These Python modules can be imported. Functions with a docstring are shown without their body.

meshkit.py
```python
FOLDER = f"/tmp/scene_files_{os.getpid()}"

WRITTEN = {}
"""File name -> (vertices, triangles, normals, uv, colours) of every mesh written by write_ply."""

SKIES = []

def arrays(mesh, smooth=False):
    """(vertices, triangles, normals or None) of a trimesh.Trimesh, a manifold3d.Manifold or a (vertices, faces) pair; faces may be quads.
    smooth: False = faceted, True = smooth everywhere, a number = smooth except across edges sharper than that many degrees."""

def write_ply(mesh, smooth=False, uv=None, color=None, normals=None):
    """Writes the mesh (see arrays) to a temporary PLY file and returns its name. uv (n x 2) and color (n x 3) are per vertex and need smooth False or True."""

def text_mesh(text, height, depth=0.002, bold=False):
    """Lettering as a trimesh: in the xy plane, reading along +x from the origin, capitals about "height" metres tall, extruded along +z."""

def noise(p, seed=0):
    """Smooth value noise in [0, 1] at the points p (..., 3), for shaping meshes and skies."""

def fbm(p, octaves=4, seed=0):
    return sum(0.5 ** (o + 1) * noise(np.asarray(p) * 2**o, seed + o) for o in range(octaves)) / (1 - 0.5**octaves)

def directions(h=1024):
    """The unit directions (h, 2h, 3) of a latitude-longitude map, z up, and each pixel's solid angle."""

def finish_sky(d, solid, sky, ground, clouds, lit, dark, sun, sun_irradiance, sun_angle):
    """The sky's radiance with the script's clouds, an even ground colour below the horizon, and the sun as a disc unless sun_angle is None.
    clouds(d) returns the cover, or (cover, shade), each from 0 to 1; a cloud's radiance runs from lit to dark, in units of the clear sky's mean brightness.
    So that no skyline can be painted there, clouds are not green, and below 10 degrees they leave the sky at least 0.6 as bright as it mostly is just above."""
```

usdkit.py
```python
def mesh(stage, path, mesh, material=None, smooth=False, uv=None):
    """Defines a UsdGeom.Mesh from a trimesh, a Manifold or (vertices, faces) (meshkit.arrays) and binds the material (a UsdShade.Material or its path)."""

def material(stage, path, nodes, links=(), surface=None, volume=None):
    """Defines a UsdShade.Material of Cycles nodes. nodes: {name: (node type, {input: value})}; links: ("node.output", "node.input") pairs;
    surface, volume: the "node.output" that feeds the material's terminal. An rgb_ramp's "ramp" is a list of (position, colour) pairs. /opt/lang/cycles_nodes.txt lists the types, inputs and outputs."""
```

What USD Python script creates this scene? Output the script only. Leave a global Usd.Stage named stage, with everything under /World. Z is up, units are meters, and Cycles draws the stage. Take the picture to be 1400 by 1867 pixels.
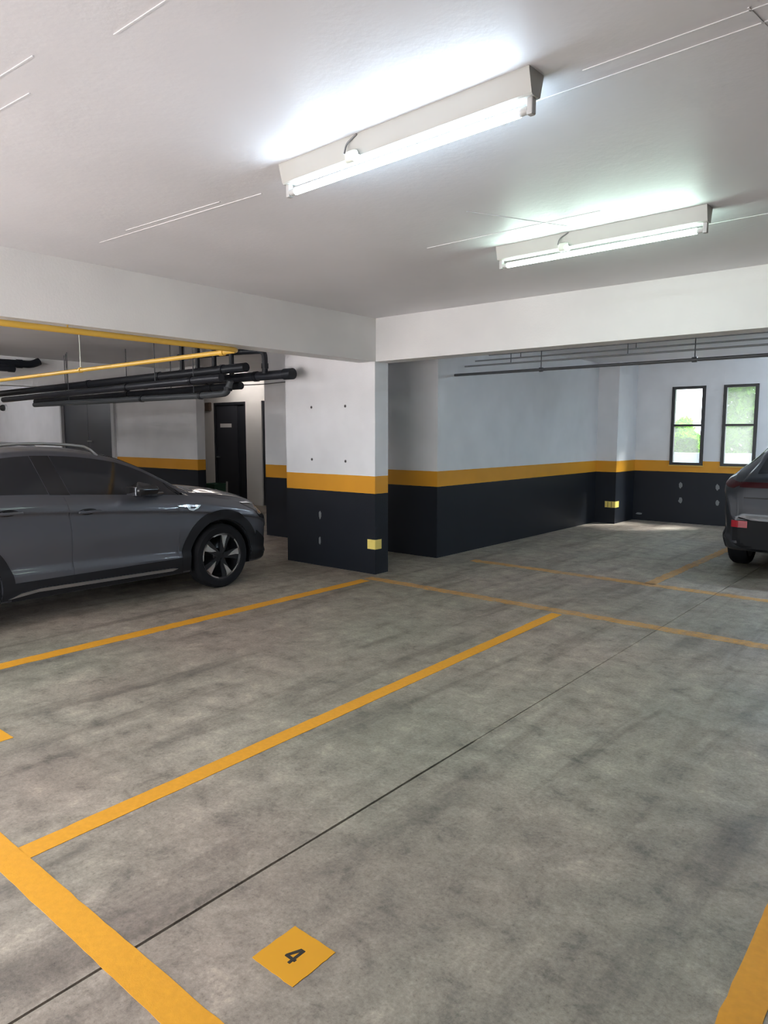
import math, random
import numpy as np, trimesh, manifold3d as m3
import shapely.geometry as sg, shapely.ops as so, shapely, shapely.affinity
from scipy.interpolate import PchipInterpolator
from scipy.spatial import Delaunay
from pxr import Usd, UsdGeom, UsdLux, UsdShade, Sdf, Gf
import usdkit, meshkit

random.seed(7); RNG = np.random.default_rng(7)
stage = Usd.Stage.CreateInMemory()
UsdGeom.SetStageUpAxis(stage, 'Z'); UsdGeom.SetStageMetersPerUnit(stage, 1.0)
UsdGeom.Xform.Define(stage, '/World')

# ---------------------------------------------------------------- camera, sky, exposure
YAW, PITCH, FPX = math.radians(39.93), math.radians(6.26), 1285.2
fw = np.array([-math.sin(YAW) * math.cos(PITCH), math.cos(YAW) * math.cos(PITCH), -math.sin(PITCH)])
rt = np.array([math.cos(YAW), math.sin(YAW), 0.0]); up = np.cross(rt, fw)
cam = UsdGeom.Camera.Define(stage, '/World/camera')
cam.AddTransformOp().Set(Gf.Matrix4d(*rt, 0, *up, 0, *(-fw), 0, 0, 0, 1.6, 1))
cam.CreateHorizontalApertureAttr(36.0); cam.CreateFocalLengthAttr(36.0 * FPX / 1400)
EXPOSURE = 1.3
cam.CreateExposureAttr(EXPOSURE)
SKY = 0.8
dome = UsdLux.DomeLight.Define(stage, '/World/sky')
dome.CreateIntensityAttr(SKY); dome.CreateColorAttr(Gf.Vec3f(0.88, 0.95, 1.0))
TUBE = 23.5
SUN = 5.3
SUN_DIR = np.array([-0.47, -0.40, -0.76])          # hazy sun from behind the window wall, travelling towards the camera's left
sun = UsdLux.DistantLight.Define(stage, '/World/sun')
sun.CreateIntensityAttr(SUN); sun.CreateAngleAttr(20.0); sun.CreateNormalizeAttr(True); sun.CreateColorAttr(Gf.Vec3f(1.0, 0.93, 0.89))
_z = -SUN_DIR / np.linalg.norm(SUN_DIR); _x = np.cross([0, 0, 1.0], _z); _x /= np.linalg.norm(_x); _y = np.cross(_z, _x)
sun.AddTransformOp().Set(Gf.Matrix4d(*_x, 0, *_y, 0, *_z, 0, 0, 0, 12, 1))

# ---------------------------------------------------------------- helpers
MAT = {}
def mat(name, nodes, links=(), surface='p.BSDF', volume=None):
    MAT[name] = usdkit.material(stage, '/World/Looks/' + name, nodes, links, surface=surface, volume=volume)
def plain(name, color, rough=0.5, **kw):
    mat(name, {'p': ('principled_bsdf', dict(base_color=color, roughness=rough, **kw))})
used = {}
def free(path):
    n = used.get(path, 0); used[path] = n + 1
    return path if n == 0 else f'{path}_{n:03d}'
def cd(prim, **kw):
    for k, v in kw.items():
        if v: prim.SetCustomDataByKey(k, v)
    return prim
def as_tm(m):
    if isinstance(m, (list, tuple)) and m and not isinstance(m[0], np.ndarray):
        return trimesh.util.concatenate([as_tm(x) for x in m])
    if isinstance(m, m3.Manifold):
        q = m.to_mesh(); return trimesh.Trimesh(q.vert_properties[:, :3], q.tri_verts, process=False)
    if isinstance(m, trimesh.Trimesh): return m
    return trimesh.Trimesh(*m, process=False)
def obj(name, mesh, material, parent=None, smooth=False, label=None, **kw):
    path = free((str(parent.GetPath()) if parent else '/World') + '/' + name)
    p = usdkit.mesh(stage, path, as_tm(mesh), MAT[material], smooth=smooth).GetPrim()
    return cd(p, label=label, **kw)
def thing(name, label, category, loc=(0, 0, 0), group=None, kind=None):
    x = UsdGeom.Xform.Define(stage, free('/World/' + name)); x.AddTranslateOp().Set(Gf.Vec3d(*loc))
    return cd(x.GetPrim(), label=label, category=category, group=group, kind=kind)
def box(x0, x1, y0, y1, z0, z1):
    b = trimesh.creation.box([x1 - x0, y1 - y0, z1 - z0]); b.apply_translation([(x0 + x1) / 2, (y0 + y1) / 2, (z0 + z1) / 2]); return b
def rbox(x0, x1, y0, y1, z0, z1, r=0.006):
    "box with rounded edges: hull of eight small spheres"
    s = m3.Manifold.sphere(r, 8); r2 = r
    pts = [s.translate([x, y, z]) for x in (x0 + r2, x1 - r2) for y in (y0 + r2, y1 - r2) for z in (z0 + r2, z1 - r2)]
    return as_tm(m3.Manifold.batch_hull(pts))
def tube(points, r, n=14, closed_ends=True):
    p = np.asarray(points, float); t = np.gradient(p, axis=0); t /= np.linalg.norm(t, axis=1)[:, None]
    ref = np.array([0, 0, 1.0]) if abs(t[0][2]) < 0.9 else np.array([1.0, 0, 0])
    rings = []
    for q, d in zip(p, t):
        a = np.cross(d, ref); a /= np.linalg.norm(a); b = np.cross(d, a); ref = np.cross(a, d)
        ang = np.linspace(0, 2 * np.pi, n, endpoint=False)
        rings.append(q + r * (np.cos(ang)[:, None] * a + np.sin(ang)[:, None] * b))
    v = np.vstack(rings); f = []
    for i in range(len(p) - 1):
        for j in range(n):
            a, b, c, e = i * n + j, i * n + (j + 1) % n, (i + 1) * n + (j + 1) % n, (i + 1) * n + j
            f += [[a, c, b], [a, e, c]]
    k = len(v); v = np.vstack([v, p[0], p[-1]])
    for j in range(n):
        f += [[k, j, (j + 1) % n], [k + 1, (len(p) - 1) * n + (j + 1) % n, (len(p) - 1) * n + j]]
    m = trimesh.Trimesh(v, f, process=False)
    if m.volume < 0: m.invert()
    return m
def bend(pts, r=0.1, n=6):
    "polyline with rounded corners"
    pts = [np.array(p, float) for p in pts]; out = [pts[0]]
    for a, b, c in zip(pts, pts[1:], pts[2:]):
        d0, d1 = (a - b) / np.linalg.norm(a - b), (c - b) / np.linalg.norm(c - b)
        p0, p1 = b + d0 * r, b + d1 * r
        for s in np.linspace(0, 1, n): out.append((1 - s) ** 2 * p0 + 2 * s * (1 - s) * b + s * s * p1)
    return np.array(out + [pts[-1]])
def lathe(profile, axis='x', n=48):
    m = trimesh.creation.revolve(np.asarray(profile, float), sections=n)
    if axis == 'x': m.apply_transform(trimesh.transformations.rotation_matrix(np.pi / 2, [0, 1, 0]))
    if axis == 'y': m.apply_transform(trimesh.transformations.rotation_matrix(-np.pi / 2, [1, 0, 0]))
    return m
def prism(poly, h, z=0.0):
    gs = getattr(poly, 'geoms', [poly])
    ms = [trimesh.creation.extrude_polygon(g, h, engine='earcut') for g in gs if g.area > 1e-8]
    m = trimesh.util.concatenate(ms); m.apply_translation([0, 0, z]); return m

# ---------------------------------------------------------------- materials
def wall_material(name, white, rough_low=0.42, z0=0.93, z1=1.13):
    "painted wall: navy dado, yellow band, white above (height of the paint bands)"
    mat(name, {
        'g': ('geometry', {}), 's': ('separate_xyz', {}),
        'n': ('noise_texture', {'scale': 2.2, 'detail': 5.0}), 'nm': ('map_range', {'from_min': 0.3, 'from_max': 0.7, 'to_min': 0.93, 'to_max': 1.03}),
        'e': ('noise_texture', {'scale': 9.0, 'detail': 3.0}), 'em': ('math', {'math_type': 'multiply_add', 'value2': 0.004, 'value3': -0.002}), 'za': ('math', {'math_type': 'add'}),
        'a': ('math', {'math_type': 'greater_than', 'value2': z0}), 'b': ('math', {'math_type': 'greater_than', 'value2': z1}),
        'c1': ('mix_color', {'a': (0.0125, 0.0145, 0.0195), 'b': (0.66, 0.30, 0.026)}), 'c2': ('mix_color', {'b': white}),
        'mul': ('mix_color', {'blend_type': 'multiply', 'fac': 1.0}), 'cc': ('combine_color', {}),
        'r': ('mix_float', {'a': rough_low, 'b': 0.6}), 'f': ('noise_texture', {'scale': 70.0, 'detail': 3.0}), 'bu': ('bump', {'strength': 0.12, 'distance': 0.01}),
        'p': ('principled_bsdf', {'specular_ior_level': 0.22})},
        [('g.position', 's.vector'), ('g.position', 'n.vector'), ('g.position', 'e.vector'), ('g.position', 'f.vector'), ('e.fac', 'em.value1'), ('s.z', 'za.value1'), ('em.value', 'za.value2'),
         ('za.value', 'a.value1'), ('za.value', 'b.value1'), ('a.value', 'c1.fac'), ('b.value', 'c2.fac'), ('c1.result', 'c2.a'), ('n.fac', 'nm.value'),
         ('nm.result', 'cc.r'), ('nm.result', 'cc.g'), ('nm.result', 'cc.b'), ('c2.result', 'mul.a'), ('cc.color', 'mul.b'), ('mul.result', 'p.base_color'),
         ('b.value', 'r.fac'), ('r.result', 'p.roughness'), ('f.fac', 'bu.height'), ('bu.normal', 'p.normal')])
wall_material('wall_paint', (0.72, 0.72, 0.73))
mat('white_paint', {'g': ('geometry', {}), 'n': ('noise_texture', {'scale': 1.6, 'detail': 6.0}), 'r': ('rgb_ramp', {'ramp': [(0.3, (0.68, 0.68, 0.68)), (0.7, (0.75, 0.75, 0.745))]}),
    'f': ('noise_texture', {'scale': 55.0, 'detail': 3.0}), 'bu': ('bump', {'strength': 0.1, 'distance': 0.01}), 'p': ('principled_bsdf', {'roughness': 0.62})},
    [('g.position', 'n.vector'), ('n.fac', 'r.fac'), ('r.color', 'p.base_color'), ('g.position', 'f.vector'), ('f.fac', 'bu.height'), ('bu.normal', 'p.normal')])
mat('ceiling_paint', {'g': ('geometry', {}), 'n': ('noise_texture', {'scale': 0.9, 'detail': 6.0}), 'r': ('rgb_ramp', {'ramp': [(0.3, (0.655, 0.65, 0.67)), (0.7, (0.73, 0.722, 0.745))]}),
    'f': ('noise_texture', {'scale': 30.0, 'detail': 4.0}), 'bu': ('bump', {'strength': 0.12, 'distance': 0.01}), 'p': ('principled_bsdf', {'roughness': 0.5})},
    [('g.position', 'n.vector'), ('n.fac', 'r.fac'), ('r.color', 'p.base_color'), ('g.position', 'f.vector'), ('f.fac', 'bu.height'), ('bu.normal', 'p.normal')])

def concrete_nodes(extra=None):
    n = {
        'g': ('geometry', {}),
        'big': ('noise_texture', {'scale': 0.75, 'detail': 7.0, 'roughness': 0.62}), 'bigr': ('rgb_ramp', {'ramp': [(0.28, (0.240, 0.202, 0.165)), (0.5, (0.316, 0.268, 0.220)), (0.72, (0.40, 0.340, 0.280))]}),
        'mp': ('mapping', {'scale': (2.6, 0.33, 1.0), 'rotation': (0, 0, 0.10)}), 'st': ('noise_texture', {'scale': 1.5, 'detail': 6.0, 'roughness': 0.6, 'distortion': 0.4}), 'str': ('rgb_ramp', {'ramp': [(0.33, (0.58, 0.57, 0.57)), (0.47, (0.95, 0.95, 0.95)), (0.7, (1.12, 1.12, 1.12))]}),
        'mid': ('noise_texture', {'scale': 5.5, 'detail': 10.0, 'roughness': 0.76, 'distortion': 0.3}), 'midr': ('rgb_ramp', {'ramp': [(0.32, (0.45, 0.45, 0.46)), (0.44, (0.84, 0.84, 0.84)), (0.56, (1.06, 1.06, 1.06)), (0.70, (1.45, 1.44, 1.42))]}),
        'fine': ('noise_texture', {'scale': 60.0, 'detail': 6.0, 'roughness': 0.8}), 'finer': ('rgb_ramp', {'ramp': [(0.30, (0.45, 0.44, 0.43)), (0.42, (0.86, 0.86, 0.86)), (0.55, (1.03, 1.03, 1.03)), (0.72, (1.35, 1.34, 1.32))]}),
        'tn': ('noise_texture', {'scale': 0.5, 'detail': 3.0}), 'tr': ('rgb_ramp', {'ramp': [(0.35, (0.94, 1.02, 0.98)), (0.65, (1.05, 0.985, 0.985))]}),
        'm1': ('mix_color', {'blend_type': 'multiply', 'fac': 1.0, 'use_clamp_result': False}), 'm2': ('mix_color', {'blend_type': 'multiply', 'fac': 1.0}),
        'm3': ('mix_color', {'blend_type': 'multiply', 'fac': 1.0}), 'm4': ('mix_color', {'blend_type': 'multiply', 'fac': 1.0}),
        'bu': ('bump', {'strength': 0.22, 'distance': 0.006}), 'rr': ('map_range', {'from_min': 0.3, 'from_max': 0.7, 'to_min': 0.48, 'to_max': 0.72}),
        'p': ('principled_bsdf', {'specular_ior_level': 0.45})}
    l = [('g.position', 'big.vector'), ('g.position', 'mp.vector'), ('mp.vector', 'st.vector'), ('g.position', 'mid.vector'), ('g.position', 'fine.vector'), ('g.position', 'tn.vector'),
         ('big.fac', 'bigr.fac'), ('st.fac', 'str.fac'), ('mid.fac', 'midr.fac'), ('fine.fac', 'finer.fac'), ('tn.fac', 'tr.fac'),
         ('bigr.color', 'm1.a'), ('str.color', 'm1.b'), ('m1.result', 'm2.a'), ('midr.color', 'm2.b'), ('m2.result', 'm3.a'), ('finer.color', 'm3.b'), ('m3.result', 'm4.a'), ('tr.color', 'm4.b'),
         ('fine.fac', 'bu.height'), ('bu.normal', 'p.normal'), ('big.fac', 'rr.value'), ('rr.result', 'p.roughness')]
    return n, l
n_, l_ = concrete_nodes(); mat('concrete', n_, l_ + [('m4.result', 'p.base_color')])
def worn_paint(name, color, lo, hi, scale=22.0):
    n, l = concrete_nodes()
    n.update({'w': ('noise_texture', {'scale': scale, 'detail': 7.0, 'roughness': 0.7}), 'w2': ('noise_texture', {'scale': 1.3, 'detail': 3.0}), 'wa': ('math', {'math_type': 'multiply_add', 'value2': 0.35}),
              'wr': ('map_range', {'from_min': lo, 'from_max': hi, 'clamp': True}),
              'pn': ('noise_texture', {'scale': 40.0, 'detail': 4.0}), 'pr': ('rgb_ramp', {'ramp': [(0.3, tuple(0.93 * c for c in color)), (0.7, tuple(min(1, 1.03 * c) for c in color))]}),
              'mx': ('mix_color', {})})
    l = l + [('g.position', 'w.vector'), ('g.position', 'w2.vector'), ('g.position', 'pn.vector'), ('w2.fac', 'wa.value1'), ('w.fac', 'wa.value3'), ('wa.value', 'wr.value'), ('wr.result', 'mx.fac'), ('m4.result', 'mx.a'),
             ('pn.fac', 'pr.fac'), ('pr.color', 'mx.b'), ('mx.result', 'p.base_color')]
    n['p'] = ('principled_bsdf', {'specular_ior_level': 0.2})
    mat(name, n, l)
YEL = (0.74, 0.335, 0.030)
worn_paint('line_paint', YEL, 0.34, 0.42)
worn_paint('line_paint_worn', YEL, 0.40, 0.95)
plain('marker_yellow', (0.70, 0.325, 0.022), 0.6, specular_ior_level=0.2)
plain('stencil_black', (0.02, 0.015, 0.01), 0.6)
plain('joint_dark', (0.035, 0.032, 0.03), 0.9)
plain('fixture_white', (0.40, 0.40, 0.37), 0.45)
plain('fixture_grey', (0.45, 0.45, 0.44), 0.45)
plain('pale_plastic', (0.62, 0.66, 0.58), 0.4)
plain('cable_grey', (0.16, 0.16, 0.16), 0.5)
for nm, c in (('tube_cool', (0.70, 0.86, 1.0)), ('tube_green', (0.74, 1.0, 0.88)), ('tube_neutral', (0.70, 0.86, 1.0))):
    mat(nm, {'e': ('emission', {'color': c, 'strength': TUBE})}, surface='e.emission')
mat('tube_bay', {'e': ('emission', {'color': (0.66, 0.84, 1.0), 'strength': TUBE * 5.3})}, surface='e.emission')
mat('tube_left', {'e': ('emission', {'color': (0.92, 0.92, 0.96), 'strength': TUBE * 4.6})}, surface='e.emission')
mat('tube_passage', {'e': ('emission', {'color': (1.0, 0.90, 0.82), 'strength': TUBE * 0.8})}, surface='e.emission')
plain('gas_yellow', (0.62, 0.38, 0.06), 0.4)
plain('pipe_dark', (0.009, 0.011, 0.015), 0.45, specular_ior_level=0.3)
plain('pipe_charcoal', (0.014, 0.016, 0.022), 0.42, specular_ior_level=0.35)
plain('pipe_grey', (0.05, 0.057, 0.063), 0.45)
plain('conduit_dark', (0.06, 0.066, 0.072), 0.45)
plain('conduit_pale', (0.22, 0.235, 0.245), 0.5)
plain('frame_black', (0.016, 0.018, 0.02), 0.4)
plain('door_navy', (0.019, 0.022, 0.029), 0.42)
plain('door_slate', (0.036, 0.039, 0.05), 0.45)
plain('trim_grey', (0.42, 0.42, 0.43), 0.5)
plain('steel', (0.55, 0.55, 0.56), 0.3, metallic=1.0)
plain('sign_white', (0.75, 0.75, 0.76), 0.5)
plain('brown_box', (0.09, 0.06, 0.045), 0.5)
plain('bin_green', (0.015, 0.07, 0.04), 0.45)
plain('guard_yellow', (0.80, 0.62, 0.16), 0.45)
plain('guard_dark', (0.12, 0.10, 0.02), 0.5)
plain('hole_dark', (0.05, 0.045, 0.045), 0.8)
plain('patch_grey', (0.17, 0.175, 0.18), 0.7)
mat('car_paint', {'p': ('principled_bsdf', {'base_color': (0.078, 0.080, 0.096), 'metallic': 0.5, 'roughness': 0.5, 'coat_weight': 0.6, 'coat_roughness': 0.08})})
mat('car_paint_dark', {'p': ('principled_bsdf', {'base_color': (0.034, 0.037, 0.045), 'metallic': 0.5, 'roughness': 0.5, 'coat_weight': 0.5, 'coat_roughness': 0.08})})
plain('car_glass', (0.012, 0.013, 0.016), 0.05, specular_ior_level=0.5)
plain('black_plastic', (0.011, 0.011, 0.013), 0.6, specular_ior_level=0.2)
plain('gloss_black', (0.012, 0.012, 0.014), 0.12)
plain('rubber', (0.009, 0.009, 0.0105), 0.8, specular_ior_level=0.15)
plain('alloy_dark', (0.010, 0.010, 0.012), 0.35, specular_ior_level=0.3)
plain('alloy_bright', (0.62, 0.62, 0.63), 0.28, metallic=1.0)
plain('satin_silver', (0.42, 0.43, 0.45), 0.36, metallic=1.0)
plain('chrome', (0.85, 0.85, 0.87), 0.1, metallic=1.0)
plain('lamp_red', (0.045, 0.006, 0.008), 0.18)
plain('strip_grey', (0.13, 0.135, 0.14), 0.45)
plain('reflector_red', (0.38, 0.02, 0.03), 0.25)
plain('lamp_clear', (0.10, 0.10, 0.11), 0.08)
plain('plate_white', (0.6, 0.6, 0.6), 0.4)
mat('frosted_glass', {'t': ('translucent_bsdf', {'color': (0.24, 0.26, 0.26)}), 'r': ('transparent_bsdf', {'color': (0.85, 0.90, 0.91)}), 'm': ('mix_closure', {'fac': 0.86}),
    'gl': ('glossy_bsdf', {'roughness': 0.2, 'color': (0.9, 0.9, 0.9)}), 'm2': ('mix_closure', {'fac': 0.05})},
    [('t.BSDF', 'm.closure1'), ('r.BSDF', 'm.closure2'), ('m.closure', 'm2.closure1'), ('gl.BSDF', 'm2.closure2')], surface='m2.closure')
mat('leaf', {'o': ('geometry', {}), 'c': ('rgb_ramp', {'ramp': [(0.0, (0.13, 0.30, 0.015)), (0.6, (0.30, 0.50, 0.035)), (1.0, (0.48, 0.62, 0.07))]}), 'd': ('diffuse_bsdf', {}), 't': ('translucent_bsdf', {}), 'm': ('mix_closure', {'fac': 0.45})},
    [('o.random_per_island', 'c.fac'), ('c.color', 'd.color'), ('c.color', 't.color'), ('d.BSDF', 'm.closure1'), ('t.BSDF', 'm.closure2')], surface='m.closure')
plain('bark', (0.12, 0.085, 0.06), 0.9)
plain('garden_wall', (0.20, 0.24, 0.28), 0.8)
plain('ground', (0.45, 0.42, 0.415), 0.85)

# ---------------------------------------------------------------- the setting
ZC, ZB = 2.88, 2.41          # ceiling height, underside of the beams
XL, XR, YN, YS = -21.0, 4.5, 13.24, -0.7
def setting(name, mesh, m, label, category, parent=None):
    return obj(name, mesh, m, parent, label=label, category=category, kind='structure')

# floor: two cast slabs with a real joint between them over a dark bed
fl = thing('floor', 'stained grey concrete garage floor cast in slabs', 'floor', kind='structure')
JX = -1.915
wob = lambda y, a: a * (meshkit.noise(np.array([[0.3, y * 5.0, 0.7]]))[0] - 0.5)
ys = np.concatenate([np.linspace(YS, 3.05, 90), np.linspace(3.06, YN, 90)])
gap = np.where(ys < 3.05, 0.0058, 0.0026)
Lx = np.array([JX - g + wob(y, 0.004) for y, g in zip(ys, gap)]); Rx = np.array([JX + g + wob(y + 40, 0.004) for y, g in zip(ys, gap)])
slab_l = sg.Polygon([(XL, YS), *zip(Lx, ys), (XL, YN)]); slab_r = sg.Polygon([*zip(Rx, ys), (XR, YN), (XR, YS)])
obj('concrete_slab', prism(slab_l, 0.1, -0.1), 'concrete', fl); obj('concrete_slab', prism(slab_r, 0.1, -0.1), 'concrete', fl)
obj('joint_bed', box(JX - 0.0085, JX + 0.0085, YS, YN, -0.09, -0.010), 'joint_dark', fl, label='dark recessed joint between the slabs')

ce = thing('ceiling', 'white painted concrete ceiling with faint formwork ridges', 'ceiling', kind='structure')
obj('ceiling_slab', box(XL - 0.3, XR + 0.3, YS - 0.2, YN + 0.35, ZC, ZC + 0.25), 'ceiling_paint', ce)
def ridge(x0, y0, x1, y1, w=0.006, h=0.0028):
    d = np.array([x1 - x0, y1 - y0]); L = np.linalg.norm(d); m = box(0, L, -w / 2, w / 2, -h, 0.001)
    m.apply_transform(trimesh.transformations.rotation_matrix(math.atan2(d[1], d[0]), [0, 0, 1])); m.apply_translation([x0, y0, ZC]); return m
for r in ((-1.42, 2.585, -0.2, 2.555), (-1.16, 2.48, 0.3, 2.45), (-4.6, 2.53, -3.02, 2.59), (-2.22, 1.30, -1.6, 1.31), (-3.08, 1.285, -2.83, 1.30), (-2.82, 1.175, -2.55, 1.19), (-0.62, 2.45, -0.55, 2.95), (-2.35, 3.55, -2.0, 4.25), (-3.0, 4.05, -1.75, 4.03), (-1.9, 4.72, -0.9, 4.70), (-4.2, 2.49, -3.3, 2.53)):
    obj('formwork_ridge', ridge(*r), 'ceiling_paint', ce)

# beams
setting('ceiling_beam', box(-5.44, -5.2, YS, 6.07, ZB, ZC), 'white_paint', 'long white beam above the left car running towards the pier', 'beam')
setting('ceiling_beam', box(-5.44, XR, 6.07, 6.31, ZB, ZC), 'white_paint', 'white beam crossing the right half in front of the window bay', 'beam')
setting('ceiling_beam', box(-12.5, -12.27, YS, 8.0, ZB, ZC), 'white_paint', 'far white beam at the left behind the dark pipes', 'beam')

# walls
def wall(name, mesh, label, m='wall_paint'): return setting(name, mesh, m, label, 'wall')
wall('wall_pier', box(-6.68, -5.205, 6.06, 6.29, 0, ZC - 0.0), 'wide white pier with yellow band and navy base under the beam corner')
wall('wall_middle', box(-8.65, -5.3, 7.4, 7.65, 0, ZC), 'recessed wall behind the pier, white with yellow band and navy base')
wall('wall_bay', box(-5.55, -5.3, 7.65, YN, 0, ZC), 'long side wall of the window bay with yellow band and navy base')
wall('wall_pilaster', box(-5.3, -4.92, 12.36, YN, 0, ZC), 'shallow pilaster in the far corner beside the windows')
WINS = [(-4.27, -3.715), (-3.405, -2.87), (-0.9, -0.36), (0.2, 0.74)]; WZ0, WZ1 = 1.055, 2.455
wm = m3.Manifold.cube([XR + 5.55, 0.1, ZC]).translate([-5.55, YN, 0])
for a, b in WINS: wm = wm - m3.Manifold.cube([b - a, 1, WZ1 - WZ0]).translate([a, YN - 0.5, WZ0])
wall('wall_window', wm, 'far wall with the small black-framed windows, yellow band and navy base')
dm = m3.Manifold.cube([-11.3 - XL, 0.18, ZC]).translate([XL, 8.0, 0]) - m3.Manifold.cube([2.28, 1, 2.37]).translate([-16.58, 7.6, -0.01])
wall('wall_left', dm, 'far left wall with the wide dark door, yellow band and navy base')
pm = m3.Manifold.cube([-8.65 + 17.0, 0.2, ZC]).translate([-17.0, 10.4, 0]) - m3.Manifold.cube([1.19, 1, 2.36]).translate([-14.01, 10, -0.01]) - m3.Manifold.cube([0.9, 1, 2.36]).translate([-12.27, 10, -0.01])
wall('wall_passage', pm, 'pale wall at the end of the passage around the grey door', 'white_paint')
wall('wall_passage_side', box(-8.9, -8.65, 7.65, 10.4, 0, ZC), 'side wall of the passage behind the pier', 'white_paint')
wall('wall_passage_back', box(-17.0, -8.65, 10.62, 10.72, 0, ZC), 'wall closing the door recesses of the passage', 'white_paint')
wall('wall_passage_end', box(-17.2, -17.0, 8.18, 10.6, 0, ZC), 'end wall of the passage', 'white_paint')
wall('wall_end', box(XL - 0.2, XL, YS, 8.0, 0, ZC), 'end wall beyond the left car')
wall('wall_rear', box(-1.2, XR + 0.2, YS - 0.2, YS, 0, ZC), 'wall behind the camera to the right of the entrance')
wall('wall_rear_left', box(XL, -7.8, YS - 0.2, YS, 0, ZC), 'wall behind the left car to the left of the entrance')
setting('ceiling_beam', box(-7.8, -1.2, YS - 0.2, YS, ZB, ZC), 'white_paint', 'white beam over the entrance behind the camera', 'beam')
wall('wall_right', box(XR, XR + 0.2, YS, YN, 0, ZC), 'side wall to the right of the camera')
setting('ground', box(-60, 60, -60, YS, -0.1, -0.004), 'ground', 'paved yard outside the garage', 'ground')
setting('ground', box(-60, 60, YN + 0.2, 60, -0.1, -0.004), 'ground', 'ground outside the windows', 'ground')

# windows
WLAB = ['narrow two-pane frosted window nearest the corner', 'narrow two-pane frosted window beside the right-hand car', 'narrow frosted window behind the right-hand car', 'last narrow frosted window of the far wall']
for i, (a, b) in enumerate(WINS):
    w = thing('window_%d' % (i + 1), WLAB[i], 'window', kind='structure')
    y0, y1, f = YN - 0.025, YN + 0.05, 0.046
    zm = 1.765
    for q in (box(a - 0.008, a + f, y0, y1, WZ0, WZ1), box(b - f, b + 0.008, y0, y1, WZ0, WZ1), box(a + f, b - f, y0, y1, WZ1 - f, WZ1), box(a + f, b - f, y0, y1, WZ0, WZ0 + f)): obj('window_frame', q, 'frame_black', w)
    obj('glazing_bar', box(a + f, b - f, y0, y1 - 0.02, zm - 0.018, zm + 0.018), 'frame_black', w)
    obj('pane', box(a + f, b - f, YN + 0.012, YN + 0.017, WZ0 + f, zm - 0.018), 'frosted_glass', w); obj('pane', box(a + f, b - f, YN + 0.012, YN + 0.017, zm + 0.018, WZ1 - f), 'frosted_glass', w)
    obj('sill', box(a - 0.02, b + 0.02, YN - 0.03, YN + 0.06, WZ0 - 0.02, WZ0), 'gas_yellow', w, label='thin yellow painted sill')

# doors
d = thing('door_1', 'wide dark navy steel double door in the far left wall', 'door', kind='structure')
for q in (box(-16.62, -16.56, 7.95, 8.1, 0, 2.41), box(-14.32, -14.20, 7.95, 8.1, 0, 2.41), box(-16.56, -14.32, 7.95, 8.1, 2.35, 2.41)): obj('door_frame', q, 'trim_grey', d, label='pale grey frame')
obj('door_leaf', box(-16.55, -15.445, 8.02, 8.07, 0.01, 2.34), 'door_navy', d); obj('door_leaf', box(-15.435, -14.33, 8.02, 8.07, 0.01, 2.34), 'door_navy', d)
obj('door_handle', rbox(-15.40, -15.18, 7.955, 7.985, 1.44, 1.465, 0.008), 'cable_grey', d); obj('handle_mount', box(-15.38, -15.35, 7.985, 8.02, 1.435, 1.47), 'cable_grey', d)
d = thing('door_2', 'slate grey door with a white plate at the end of the passage', 'door', kind='structure')
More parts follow.
